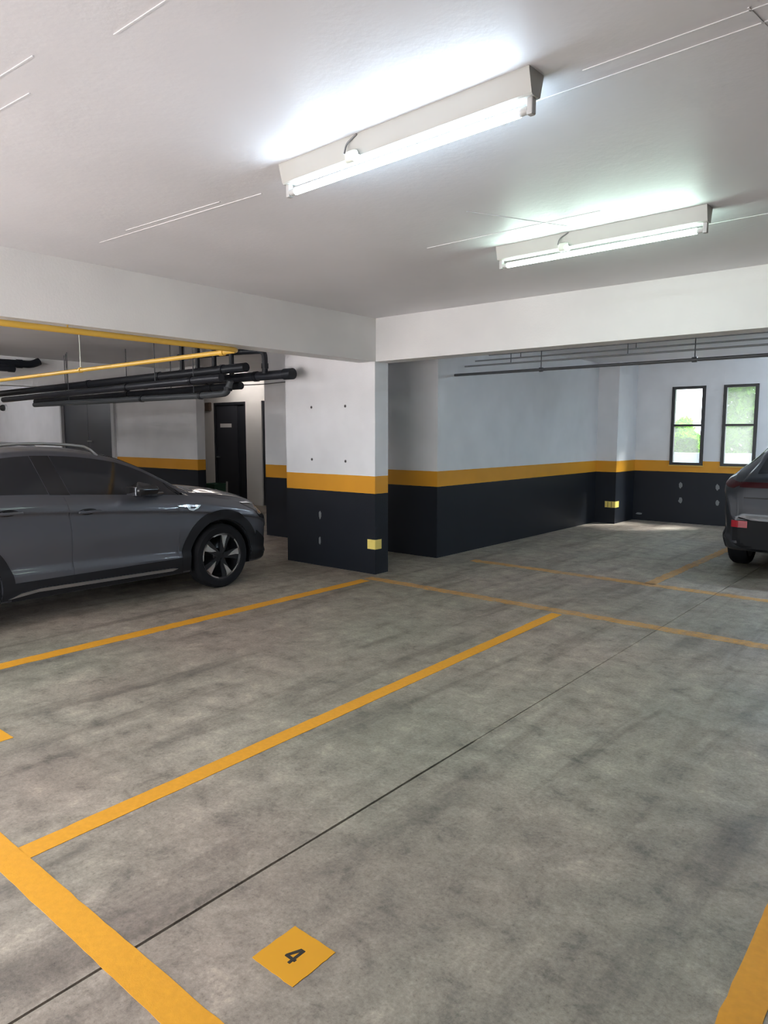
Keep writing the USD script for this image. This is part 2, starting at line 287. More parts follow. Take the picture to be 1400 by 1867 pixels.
for q in (box(-14.01, -13.95, 10.41, 10.5, 0, 2.35), box(-12.88, -12.82, 10.41, 10.5, 0, 2.35), box(-13.95, -12.88, 10.41, 10.5, 2.29, 2.35)): obj('door_frame', q, 'door_navy', d)
obj('door_leaf', box(-13.94, -13.17, 10.44, 10.48, 0.01, 2.285), 'door_slate', d)
obj('side_panel', box(-13.16, -12.89, 10.46, 10.49, 0.01, 2.285), 'door_navy', d, label='darker fixed side panel')
obj('name_plate', box(-13.80, -13.38, 10.432, 10.44, 1.77, 1.86), 'sign_white', d, label='blank-looking white plate')
obj('door_handle', rbox(-13.93, -13.80, 10.39, 10.42, 1.06, 1.085, 0.008), 'steel', d); obj('handle_mount', box(-13.925, -13.90, 10.42, 10.44, 1.055, 1.09), 'steel', d)
d = thing('door_3', 'dark door beside the pale post of the passage, mostly hidden by the wall', 'door', kind='structure')
obj('door_leaf', box(-12.265, -11.38, 10.43, 10.48, 0.01, 2.34), 'door_navy', d)

# outside the windows
gw = setting('garden_wall', box(-14, 8, 15.6, 15.8, 0, 1.22), 'garden_wall', 'bluish grey boundary wall outside the windows', 'wall')
def tree(name, label, x, y, z0, z1, rx, ry, n, seed):
    r = np.random.default_rng(seed); t = thing(name, label, 'tree', (x, y, 0))
    c = r.normal(size=(n, 3)); c /= np.linalg.norm(c, axis=1)[:, None]; c *= (0.45 + 0.55 * r.random((n, 1)) ** 0.5)
    c = c * [rx, ry, (z1 - z0) / 2] + [0, 0, (z0 + z1) / 2]
    c += (meshkit.noise(c * 2.2, seed)[:, None] - 0.5) * 0.5
    a = r.normal(size=(n, 3)); a /= np.linalg.norm(a, axis=1)[:, None]; b = np.cross(a, r.normal(size=(n, 3))); b /= np.linalg.norm(b, axis=1)[:, None]
    s = r.uniform(0.03, 0.065, (n, 1)); k = np.cross(a, b)
    v = np.stack([c - a * s * 1.5, c + b * s * 0.6 + k * s * .2, c + a * s * 1.5, c - b * s * 0.6 + k * s * .2], 1).reshape(-1, 3)
    i = np.arange(n)[:, None] * 4; f = np.vstack([i + [0, 1, 2], i + [0, 2, 3]])
    obj('foliage', (v, f), 'leaf', t, kind='stuff')
    obj('trunk', tube(bend([(0, 0, 0), (0.05, 0, z0), (0, 0.03, (z0 + z1) / 2)], 0.1), 0.05), 'bark', t, smooth=40)
tree('garden_tree', 'bright green tree outside the window beside the right-hand car', -3.75, 17.0, 0.9, 3.6, 0.80, 0.6, 11000, 1)
tree('garden_tree', 'low green shrub outside the window nearest the corner', -5.5, 17.4, 0.8, 1.85, 0.72, 0.45, 6000, 2)
tree('garden_tree', 'green tree outside hidden behind the right-hand car', -1.2, 17.0, 0.8, 3.0, 1.2, 0.8, 4200, 3)

# ---------------------------------------------------------------- painted floor marks
def stripe(x0, y0, x1, y1, w, seed=0, jit=0.0011):
    L = math.hypot(x1 - x0, y1 - y0); n = max(4, int(L / 0.06)); t = np.linspace(0, 1, n); dx, dy = (x1 - x0) / L, (y1 - y0) / L
    r = np.random.default_rng(seed); cx, cy = x0 + (x1 - x0) * t, y0 + (y1 - y0) * t
    a, b = w / 2 + r.normal(0, jit, n), w / 2 + r.normal(0, jit, n)
    A = np.c_[cx - dy * a, cy + dx * a]; B = np.c_[cx + dy * b, cy - dx * b]
    return sg.Polygon([*A, *B[::-1]]).buffer(0)
joint = sg.Polygon([*zip(Lx + 0.0050, ys), *zip(Rx[::-1] - 0.0050, ys[::-1])]).buffer(0)
def line(poly, label, m='line_paint', z=0.0):
    return obj('bay_line', prism(poly, 0.0016, z + 0.0002), m, label=label, category='floor marking')
C = stripe(-8.0, 1.012, 5.0 - 0.7, 1.018, 0.108, 1)
line(C.difference(joint), 'wide yellow line crossing the bottom left foreground')
line(stripe(-2.70, 1.068, -2.785, 5.745, 0.102, 2), 'long yellow divider line through the middle of the floor')
line(stripe(-5.09, 1.068, -5.08, 5.75, 0.135, 3, 0.003), 'yellow divider line beside the left car', 'line_paint')
line(stripe(-0.388, 1.068, -0.39, 5.745, 0.102, 4), 'yellow line cut off at the bottom right corner')
line(stripe(-5.15, 5.87, 4.2, 5.83, 0.135, 5, 0.007).difference(joint), 'worn yellow cross line meeting the far end of the middle divider', 'line_paint_worn')
line(stripe(-4.85, 7.56, 4.2, 7.42, 0.135, 6, 0.009).difference(joint), 'faded yellow cross line at the mouth of the window bay', 'line_paint_worn')
line(stripe(-2.60, 7.545, -2.56, 12.3, 0.12, 7, 0.008), 'faded yellow divider line beside the right-hand car', 'line_paint_worn')

def marker(x, y, label, digit):
    t = thing('bay_marker', label, 'floor marking', (x, y, 0.0004))
    q = sg.box(-0.092, -0.09, 0.092, 0.09)
    e = shapely.segmentize(q, 0.02); e = sg.Polygon([(px + random.gauss(0, .0008), py + random.gauss(0, .0008)) for px, py in e.exterior.coords[:-1]])
    obj('marker_plate', prism(e, 0.0016), 'marker_yellow', t)
    if digit:   # stencilled figure 4: stem, slanted arm, crossbar
        st = [sg.Polygon([(0.010, -0.037), (0.021, -0.037), (0.021, 0.034), (0.010, 0.034)]), sg.Polygon([(0.007, 0.034), (0.0, 0.034), (-0.024, -0.014), (-0.024, -0.020), (-0.016, -0.020), (0.007, 0.020)]),
              sg.Polygon([(-0.022, -0.012), (-0.022, -0.022), (0.007, -0.022), (0.007, -0.012)]), sg.box(0.0215, -0.022, 0.028, -0.012)]
        obj('numeral', prism(shapely.affinity.scale(so.unary_union(st).buffer(0.0012), 0.82, 0.92, origin=(0, 0)), 0.0006, 0.0016), 'stencil_black', t, label='black stencilled number 4')
marker(-1.508, 1.368, 'yellow square with a black 4 in the foreground', True)
marker(-3.905, 1.40, 'yellow square marker just entering at the left edge', False)

# ---------------------------------------------------------------- fluorescent battens
def batten(P0, P1, tube_mat, label, gadget, group=None):
    P0, P1 = np.array(P0), np.array(P1); L = np.linalg.norm(P1 - P0); a = math.atan2(*(P1 - P0)[::-1])
    t = thing('ceiling_light', label, 'ceiling light', (P0[0], P0[1], ZC), group)
    R = trimesh.transformations.rotation_matrix(a, [0, 0, 1])
    def put(name, m, mt, parent=t, **kw):
        m = as_tm(m).copy(); m.apply_transform(R); return obj(name, m, mt, parent, **kw)
    prof = sg.Polygon([(-0.05, 0), (0.05, 0), (0.05, -0.008), (0.030, -0.082), (0.024, -0.088), (-0.024, -0.088), (-0.030, -0.082), (-0.05, -0.008)])
    h = trimesh.creation.extrude_polygon(prof, L, engine='earcut')
    h.apply_transform(np.array([[0, 0, 1, 0], [1, 0, 0, 0], [0, 1, 0, 0], [0, 0, 0, 1.0]]))
    put('housing', h, 'fixture_white', smooth=25)
    tp = np.linspace(0, 1, 2)
    for x in (0.018, L - 0.018):
        hd = put('lamp_holder', [rbox(x - 0.012, x + 0.012, -0.014, 0.014, -0.145, -0.086, 0.004)], 'fixture_grey')
    for x in (0.047, L - 0.047):
        s = trimesh.creation.cylinder(0.0145, 0.036, 20); s.apply_transform(trimesh.transformations.rotation_matrix(np.pi / 2, [0, 1, 0])); s.apply_translation([x, 0, -0.125]); put('tube_cap', s, 'fixture_grey', smooth=40)
    s = trimesh.creation.cylinder(0.0165, L - 0.13, 24); s.apply_transform(trimesh.transformations.rotation_matrix(np.pi / 2, [0, 1, 0])); s.apply_translation([L / 2, 0, -0.125]); put('tube', s, tube_mat, smooth=40, label='glowing fluorescent tube')
    if gadget:
        g = put('starter', [rbox(gadget - 0.03, gadget + 0.035, -0.062, -0.030, -0.112, -0.060, 0.012)], 'pale_plastic', smooth=40)
        c = trimesh.creation.cylinder(0.016, 0.04, 18); c.apply_transform(trimesh.transformations.rotation_matrix(np.pi / 2, [1, 0, 0])); c.apply_translation([gadget + 0.03, -0.05, -0.095])
        put('starter_cap', c, 'sign_white', g, smooth=40)
        put('cable', tube(bend([(gadget + 0.04, -0.052, -0.004), (gadget - 0.02, -0.056, -0.03), (gadget - 0.03, -0.058, -0.07)], 0.02), 0.004, 8), 'cable_grey', g, smooth=40)
batten((-2.64, 2.425), (-1.285, 2.375), 'tube_cool', 'nearest white batten light with a bare glowing tube on the ceiling', 0.48)
batten((-2.62, 4.375), (-1.245, 4.345), 'tube_green', 'farther white batten light near the right edge with a greenish tube', 0.50)
batten((-1.62, 10.2), (-0.26, 10.2), 'tube_bay', 'batten light in the window bay just outside the right edge', 0)
batten((0.6, 9.2), (1.96, 9.2), 'tube_bay', 'second batten light of the window bay, far outside the right edge', 0)
batten((-1.0, 12.2), (0.36, 12.2), 'tube_bay', 'batten light above the nose of the right-hand car, outside the frame', 0)
batten((-11.1, 1.9), (-11.1, 3.28), 'tube_left', 'batten light over the far left bays outside the left edge', 0)
batten((-9.0, 1.3), (-9.0, 2.68), 'tube_left', 'batten light over the left car bay outside the left edge', 0)
batten((-19.0, 5.0), (-17.6, 5.0), 'tube_left', 'batten light by the end wall outside the left edge', 0)
batten((-13.3, 9.8), (-11.95, 9.8), 'tube_passage', 'batten light inside the passage hidden behind the pier', 0)

# ---------------------------------------------------------------- pipes
def pipe(name, pts, r, m, label, cat='pipe', br=0.12, extra=(), group=None):
    t = thing(name, label, cat, group=group)
    obj('pipe_run', tube(bend(pts, br) if len(pts) > 2 else pts, r, 18), m, t, smooth=40)
    for k in extra: k(t)
    return t
def collar(x, y, z, r, L=0.06, axis='x', m='pipe_dark', name='coupling'):
    def f(t):
        c = trimesh.creation.cylinder(r, L, 20)
        if axis == 'x': c.apply_transform(trimesh.transformations.rotation_matrix(np.pi / 2, [0, 1, 0]))
        if axis == 'y': c.apply_transform(trimesh.transformations.rotation_matrix(np.pi / 2, [1, 0, 0]))
        c.apply_translation([x, y, z]); obj(name, c, m, t, smooth=40)
    return f
def hanger(x, y, z0, z1=ZC, m='conduit_dark', r=0.006):
    def f(t): obj('hanger_rod', tube([(x, y, z0), (x, y, z1)], r, 8), m, t, smooth=40)
    return f
# yellow gas pipe under the beam, turning away into the far bays
pipe('gas_pipe', [(-5.245, -1.5, 2.375), (-5.245, 4.2, 2.370), (-6.2, 4.2, 2.366), (-16.5, 4.2, 2.33)], 0.023, 'gas_yellow', 'yellow gas pipe running under the beam and turning away to the left', br=0.10,
     extra=[hanger(-8.2, 4.2, 2.37, ZC, 'pale_plastic'), hanger(-12.17, 4.2, 2.36, ZC, 'pale_plastic'), hanger(-5.245, 2.6, 2.39, ZB, 'gas_yellow'), hanger(-5.245, 0.8, 2.39, ZB, 'gas_yellow'), collar(-8.2, 4.2, 2.360, 0.032, 0.03, 'x', 'gas_yellow', 'clamp'), collar(-5.5, 4.2, 2.368, 0.032, 0.06, 'x', 'gas_yellow')])
pipe('drain_pipe', [(-6.36, 5.78, 2.315), (-11.0, 5.78, 2.33)], 0.055, 'pipe_charcoal', 'thick dark drain pipe ending in a cap beside the pier',
     extra=[collar(-6.31, 5.78, 2.315, 0.066, 0.14, name='end_cap'), collar(-6.9, 5.78, 2.316, 0.063), collar(-7.9, 5.78, 2.32, 0.063), collar(-9.4, 5.78, 2.325, 0.063), hanger(-7.4, 5.78, 2.32), hanger(-9.9, 5.78, 2.32)])
pipe('drain_pipe', [(-6.75, 5.5, 2.40), (-17.5, 5.5, 2.31)], 0.055, 'pipe_dark', 'long dark drain pipe behind the yellow pipe',
     extra=[collar(-7.2, 5.5, 2.396, 0.063), collar(-8.6, 5.5, 2.385, 0.063, 0.09), collar(-10.5, 5.5, 2.37, 0.063), hanger(-8.0, 5.5, 2.38), hanger(-11.2, 5.5, 2.36)])
pipe('drain_pipe', [(-6.9, 5.25, 2.27), (-13.0, 5.25, 2.20)], 0.045, 'pipe_charcoal', 'dark drain pipe hanging lower in the pipe bundle',
     extra=[collar(-7.5, 5.25, 2.263, 0.053), collar(-9.0, 5.25, 2.246, 0.053), hanger(-8.3, 5.25, 2.25)])
pipe('drain_pipe', [(-6.95, 5.42, 2.25), (-7.02, 5.42, 2.10), (-7.35, 5.42, 2.09), (-12.2, 5.42, 2.10)], 0.04, 'pipe_grey', 'greyish trap pipe forming the bottom of the pipe bundle', br=0.07,
     extra=[collar(-7.0, 5.42, 2.15, 0.05, 0.05, 'z', 'pipe_dark'), collar(-7.55, 5.42, 2.09, 0.047, 0.05), collar(-8.9, 5.42, 2.095, 0.047, 0.05), hanger(-7.7, 5.42, 2.10), hanger(-11.0, 5.42, 2.10)])
pipe('drain_pipe', [(-7.0, 5.62, 2.20), (-12.6, 5.62, 2.17)], 0.045, 'pipe_dark', 'dark drain pipe between the trap pipe and the capped pipe', extra=[collar(-7.6, 5.62, 2.196, 0.053), collar(-9.6, 5.62, 2.186, 0.053), hanger(-8.5, 5.62, 2.19), hanger(-11.5, 5.62, 2.18)])
pipe('drain_pipe', [(-6.62, 5.68, 2.33), (-6.62, 5.68, 2.60), (-7.1, 5.68, 2.62), (-8.35, 5.68, 2.64)], 0.035, 'pipe_dark', 'dark branch pipe rising in an elbow above the capped pipe', br=0.09,
     extra=[collar(-6.62, 5.68, 2.42, 0.043, 0.06, 'z'), collar(-8.33, 5.68, 2.64, 0.045, 0.1)] )
for i, x in enumerate((-7.15, -7.5, -7.85, -8.2)):
    pipe('riser_pipe', [(x, 5.6, 2.34), (x, 5.6, 2.86)], 0.03, 'pipe_dark', ['first', 'second', 'third', 'fourth'][i] + ' short dark riser from the right, between the pipe bundle and the ceiling', 'pipe', extra=[collar(x, 5.6, 2.44, 0.038, 0.05, 'z')], group='short risers above the pipe bundle')
pipe('drain_pipe', [(-11.95, 1.0, 2.70), (-11.95, 5.3, 2.74), (-11.95, 5.42, 2.80)], 0.06, 'pipe_dark', 'dark pipe along the far beam at the left edge', br=0.08, extra=[collar(-11.95, 4.6, 2.733, 0.069, 0.08, 'y'), collar(-11.95, 5.1, 2.738, 0.069, 0.08, 'y')])
pipe('drain_pipe', [(-11.78, 1.0, 2.60), (-11.78, 4.95, 2.64)], 0.05, 'pipe_charcoal', 'lower dark pipe along the far beam at the left edge', extra=[collar(-11.78, 4.9, 2.639, 0.058, 0.09, 'y', name='end_cap'), hanger(-11.78, 4.5, 2.66)])
pipe('cable_conduit', [(-9.6, 7.36, 2.40), (-8.66, 7.36, 2.385), (-8.18, 7.36, 2.395), (-6.9, 7.36, 2.40)], 0.008, 'cable_grey', 'thin grey cable along the top of the recessed wall', 'cable', br=0.05)
# conduits under the ceiling of the window bay
pipe('conduit', [(-5.29, 7.66 + 0.1, 2.372), (4.3, 7.66 + 0.1, 2.374)], 0.017, 'conduit_dark', 'lowest dark conduit crossing the window bay in front of the wall top', 'conduit',
     extra=[hanger(-4.05, 7.76, 2.38), hanger(-2.3, 7.76, 2.38), hanger(-0.6, 7.76, 2.38), collar(-4.05, 7.76, 2.372, 0.026, 0.04, 'x', 'conduit_dark', 'clamp'), collar(-2.3, 7.76, 2.373, 0.028, 0.05, 'x', 'conduit_dark', 'clamp')])
for (y, z, r, lab) in ((8.0, 2.50, 0.011, 'second thin conduit from the bottom under the window bay ceiling'), (8.25, 2.59, 0.010, 'third thin conduit from the bottom under the window bay ceiling'), (8.6, 2.70, 0.010, 'highest thin conduit under the window bay ceiling')):
    pipe('conduit', [(-5.29, y, z), (4.3, y, z)], r, 'conduit_pale', lab, 'conduit', extra=[hanger(-4.6, y, z, r=0.005), hanger(-3.1, y, z, r=0.005), hanger(-1.5, y, z, r=0.005)])

# ---------------------------------------------------------------- small things on walls
def guard(x, y, w, dpt, label, group='yellow corner guards'):
    "reflective guard folded round an outer corner at (x, y): faces -y and +x"
    t = thing('corner_guard', label, 'corner guard', (x, y, 0.345), group)
    obj('front_plate', rbox(-w, 0.004, -0.004, -0.0002, -0.056, 0.056, 0.0018), 'guard_yellow', t); obj('side_plate', rbox(0.0002, 0.004, -0.004, dpt, -0.056, 0.056, 0.0018), 'guard_yellow', t)
    for k in (0.35, 0.7): obj('groove', box(-w * k - 0.006, -w * k + 0.006, -0.0052, -0.0038, -0.05, 0.05), 'guard_yellow' if x < -5.1 else 'guard_dark', t)
guard(-5.205, 6.06, 0.115, 0.11, 'pale yellow corner guard low on the pier in the middle')
guard(-4.92, 12.36, 0.19, 0.17, 'dull yellow corner guard low on the far pilaster')
for n, (x, z) in zip(('upper left', 'upper right', 'lower left', 'lower right'), ((-6.22, 1.93), (-5.66, 1.93), (-6.22, 1.30), (-5.66, 1.29))):
    t = thing('anchor_hole', f'small dark anchor hole in the white pier, {n} of the four', 'anchor hole', (x, 6.06, z))
    c = lathe([(0, 0), (0.012, 0), (0.014, 0.003), (0.008, 0.004), (0.0, 0.002)], 'y', 16); c.apply_transform(np.diag([1, -1, 1, 1.0])); c.invert() ; obj('hole', c, 'hole_dark', t, smooth=40)
    obj('stain', prism(sg.Point(0, 0).buffer(0.02, 4), 0.0006).apply_transform(trimesh.transformations.rotation_matrix(np.pi / 2, [1, 0, 0])), 'trim_grey', t)
def patch_mark(x, y, z, w, h, label, seed):
    r = np.random.default_rng(seed); a = np.linspace(0, 2 * np.pi, 14, endpoint=False)
    q = sg.Polygon(np.c_[w * np.cos(a) * r.uniform(.7, 1.1, 14), h * np.sin(a) * r.uniform(.7, 1.1, 14)]).buffer(0)
    m = prism(q, 0.002); m.apply_transform(trimesh.transformations.rotation_matrix(np.pi / 2, [1, 0, 0])); m.apply_translation([x, y - 0.0002, z])
    obj('filler_patch', m, 'patch_grey', label=label, category='wall patch')
patch_mark(-6.09, 6.06, 0.63, 0.022, 0.055, 'upper pale filler patch on the navy base of the pier', 1)
patch_mark(-6.10, 6.06, 0.31, 0.022, 0.05, 'lower pale filler patch on the navy base of the pier', 2)
for k, (x, z, l) in enumerate(((-4.07, .69, 'upper left'), (-3.44, .68, 'upper right'), (-4.06, .41, 'lower left'), (-3.43, .40, 'lower right'))):
    patch_mark(x, YN, z, 0.035, 0.06, f'{l} pale filler patch on the navy wall below the windows', 5 + k)
patch_mark(-4.80, YN, 0.12, 0.07, 0.02, 'flat pale scuff low in the far corner', 11)
t = thing('security_camera', 'small round security camera on the far left wall at the edge', 'camera', (-19.68, 8.0, 2.30))
obj('mount', lathe([(0, 0), (0.09, 0), (0.09, 0.05), (0, 0.05)], 'y', 24).apply_transform(np.diag([1, -1, 1, 1.0])), 'sign_white', t, smooth=30)
s = trimesh.creation.icosphere(3, 0.085); s.apply_translation([0, -0.08, 0]); obj('dome', s, 'gloss_black', t, smooth=True)
t = thing('junction_box', 'small brown box at the top left of the passage door', 'electrical box', (-14.16, 10.4, 2.17))
obj('body', rbox(-0.09, 0.09, -0.07, 0, 0, 0.19, 0.01), 'brown_box', t); obj('lid', rbox(-0.075, 0.075, -0.08, -0.068, 0.015, 0.175, 0.005), 'brown_box', t)
t = thing('waste_bin', 'dark green bin in front of the passage door behind the car bonnet', 'bin', (-13.2, 9.8, 0))
a = trimesh.creation.box([0.40, 0.34, 0.48]); v = a.vertices.copy(); v[v[:, 2] < 0, :2] *= 0.82; a.vertices = v; a.apply_translation([0, 0, 0.24]); obj('body', a, 'bin_green', t)
obj('rim', [box(-0.21, 0.21, -0.18, -0.16, 0.46, 0.50), box(-0.21, 0.21, 0.16, 0.18, 0.46, 0.50), box(-0.21, -0.19, -0.16, 0.16, 0.46, 0.50), box(0.19, 0.21, -0.16, 0.16, 0.46, 0.50)], 'bin_green', t)
t = thing('broom', 'pale upright broom handle beside the green bin', 'broom', (-12.80, 9.8, 0))
obj('handle', tube([(0, 0, 0.08), (0.0, 0.02, 0.56)], 0.022, 10), 'trim_grey', t, smooth=40); obj('head', rbox(-0.15, 0.15, -0.04, 0.04, 0, 0.09, 0.01), 'bin_green', t)

# ---------------------------------------------------------------- cars
NOSE = lambda u: np.where(np.asarray(u, float) > 3.6, 3.6 + (np.asarray(u, float) - 3.6) * 0.88, u)
class Body:
    "a hatchback-crossover shell: cross-sections lofted from the tail (u = 0) to the nose (u = L); v is the lateral half"
    L = 4.27
    K = dict(
        zc=[(0, .66), (.02, .74), (.05, .93), (.09, 1.03), (.16, 1.09), (.40, 1.22), (.8, 1.385), (1.2, 1.468), (1.65, 1.495), (2.0, 1.487), (2.3, 1.45), (2.7, 1.285), (3.05, 1.12), (3.22, 1.065), (3.5, 1.035), (3.8, .99), (4.0, .935), (4.12, .865), (4.2, .76), (4.25, .62), (4.27, .52)],
        zr=[(0, .65), (.02, .72), (.05, .90), (.09, .99), (.16, 1.045), (.40, 1.165), (.8, 1.32), (1.2, 1.41), (1.65, 1.445), (1.9, 1.435), (2.34, 1.375), (2.62, 1.275), (2.9, 1.12), (3.12, .995), (3.3, .965), (3.6, .93), (3.9, .875), (4.08, .80), (4.18, .70), (4.25, .57), (4.27, .49)],
        xr=[(0, .62), (.09, .63), (.2, .60), (.5, .55), (1.0, .545), (2.0, .56), (2.5, .60), (2.9, .67), (3.15, .735), (3.5, .755), (3.9, .735), (4.1, .66), (4.2, .57), (4.27, .42)],
        zb=[(0, .64), (.02, .70), (.05, .86), (.09, .94), (.16, .99), (.4, 1.08), (.7, 1.115), (1.2, 1.11), (1.76, 1.075), (2.9, 1.0), (3.15, .975), (3.4, .94), (3.9, .84), (4.1, .76), (4.18, .68), (4.25, .55), (4.27, .48)],
        xb=[(0, .64), (.09, .70), (.2, .735), (.5, .77), (1.0, .80), (2.5, .815), (3.1, .81), (3.6, .80), (3.9, .77), (4.1, .69), (4.2, .59), (4.27, .44)],
        zh=[(0, .60), (.02, .64), (.05, .76), (.09, .84), (.2, .90), (.6, .97), (1.2, .965), (1.85, .93), (3.1, .83), (3.6, .76), (3.95, .70), (4.15, .60), (4.25, .50), (4.27, .45)],
        xs=[(0, .66), (.03, .74), (.10, .815), (.25, .86), (.6, .88), (3.5, .88), (3.85, .865), (4.05, .82), (4.17, .72), (4.24, .58), (4.27, .46)],
        z0=[(0, .33), (.06, .28), (.3, .24), (.8, .21), (3.6, .20), (4.0, .20), (4.2, .23), (4.27, .30)])
    def __init__(s):
        s.f = {k: PchipInterpolator(NOSE(np.array(v)[:, 0]), np.array(v)[:, 1]) for k, v in s.K.items()}; s.L = float(NOSE(s.L))
        t = np.unique(np.concatenate([np.linspace(0, .3, 25) ** 1.0, np.linspace(.3, 3.8, 110), np.linspace(3.8, s.L, 30)])); s.u = t
        S = [s.section(u) for u in t]; s.S = np.array(S)              # (nu, n, 2): v, z
        s.itop = s.n_side
    def section(s, u):
        g = {k: float(f(u)) for k, f in s.f.items()}
        zm = g['z0'] + .45 * (g['zh'] - g['z0'])
        P = [(0, g['z0']), (g['xs'] - .16, g['z0']), (g['xs'] - .05, g['z0'] + .02), (g['xs'] - .016, g['z0'] + .12), (g['xs'] - .008, zm - .10), (g['xs'] - .036, zm - .045), (g['xs'] - .014, zm + .16), (g['xs'] - .020, g['zh'] - .016), (g['xs'] + .002, g['zh']),
             (g['xs'] - .010, .5 * (g['zh'] + g['zb'])), (g['xb'] + .012, g['zb'] - .012), (g['xb'], g['zb'] + .004), (g['xr'] + .018, g['zr'] - .02), (g['xr'] - .03, g['zr'] + .012 + .1 * (g['zc'] - g['zr'])), (g['xr'] * .6, g['zr'] + .72 * (g['zc'] - g['zr'])), (g['xr'] * .3, g['zr'] + .95 * (g['zc'] - g['zr'])), (0, g['zc'])]
        P = np.array(P); seg = [6, 4, 4, 5, 5, 8, 7, 5, 6, 4, 3, 12, 4, 5, 5, 5]
        out = [P[0]]
        for a, b, n in zip(P, P[1:], seg): out += [a + (b - a) * k / n for k in range(1, n + 1)]
        s.n_side = sum(seg[:12]) + 2
        q = np.array(out); w = np.array([1, 2, 1.]) / 4
        for _ in range(1):
            q[1:-1] = w[0] * q[:-2] + w[1] * q[1:-1] + w[2] * q[2:]
        q[0, 0] = q[-1, 0] = 0
        return q
    def side(s, u, z):
        "half-width of the flank at (u, z)"
        u, z = np.atleast_1d(u), np.atleast_1d(z); i = np.clip(np.searchsorted(s.u, u) - 1, 0, len(s.u) - 2); w = (u - s.u[i]) / (s.u[i + 1] - s.u[i]); o = np.zeros(len(u))
        for k in range(len(u)):
            r = []
            for j in (i[k], i[k] + 1):
                c = s.S[j][6:s.itop + 1]; zz = np.maximum.accumulate(c[:, 1]); r.append(np.interp(z[k], zz, c[:, 0]))
            o[k] = r[0] * (1 - w[k]) + r[1] * w[k]
        return o
    def top(s, u, v):
        u, v = np.atleast_1d(u), np.abs(np.atleast_1d(v)); i = np.clip(np.searchsorted(s.u, u) - 1, 0, len(s.u) - 2); w = (u - s.u[i]) / (s.u[i + 1] - s.u[i]); o = np.zeros(len(u))
        for k in range(len(u)):
            r = []
            for j in (i[k], i[k] + 1):
                c = s.S[j][s.itop - 4:][::-1]; vv = np.maximum.accumulate(c[:, 0]); r.append(np.interp(v[k], vv, c[:, 1]))
            o[k] = r[0] * (1 - w[k]) + r[1] * w[k]
        return o
    def rear(s, v, z):
        "how far forward of the tail the skin lies at (v, z), seen from behind"
        v, z = np.abs(np.atleast_1d(v)), np.atleast_1d(z); uu = np.linspace(0, 0.9, 46); o = np.full(len(v), 0.9)
        for k in range(len(v)):
            sd = s.side(uu, np.full(46, z[k])); tp = s.top(uu, np.full(46, v[k]))
            g = np.minimum(sd - v[k], (tp - z[k]))
            j = np.argmax(g >= 0)
            if g[j] >= 0: o[k] = uu[0] if j == 0 else uu[j - 1] + (uu[j] - uu[j - 1]) * (-g[j - 1]) / (g[j] - g[j - 1])
        return o
    def front(s, v, z):
        v, z = np.abs(np.atleast_1d(v)), np.atleast_1d(z); uu = np.linspace(s.L, s.L - .7, 50); o = np.full(len(v), s.L - .7)
        for k in range(len(v)):
            sd = s.side(uu, np.full(50, z[k])); tp = s.top(uu, np.full(50, v[k])); g = np.minimum(sd - v[k], tp - z[k]); j = np.argmax(g >= 0)
            if g[j] >= 0: o[k] = uu[0] if j == 0 else uu[j - 1] + (uu[j] - uu[j - 1]) * (-g[j - 1]) / (g[j] - g[j - 1])
        return o
    def shell(s):
        n, m = len(s.u), s.S.shape[1]
        right = np.concatenate([np.stack([s.S[:, :, 0], np.repeat(s.u[:, None], m, 1), s.S[:, :, 1]], -1)], 0)
        left = right[:, ::-1][:, 1:-1] * [-1, 1, 1]
        ring = np.concatenate([right, left], 1); k = ring.shape[1]; v = ring.reshape(-1, 3)
        i, j = np.meshgrid(np.arange(n - 1), np.arange(k), indexing='ij'); a = i * k + j; b = i * k + (j + 1) % k
        q = np.stack([a, b, b + k, a + k], -1).reshape(-1, 4); f = np.vstack([q[:, [0, 1, 2]], q[:, [0, 2, 3]]])
        c0, c1 = len(v), len(v) + 1; v = np.vstack([v, [[0, 0, .5]], [[0, s.L, .42]]])
        e = np.arange(k); f = np.vstack([f, np.c_[np.full(k, c0), (e + 1) % k, e], np.c_[np.full(k, c1), (n - 1) * k + e, (n - 1) * k + (e + 1) % k]])
        t = trimesh.Trimesh(v, f, process=False)
        if t.volume < 0: t.invert()
        return t
BODY = Body()

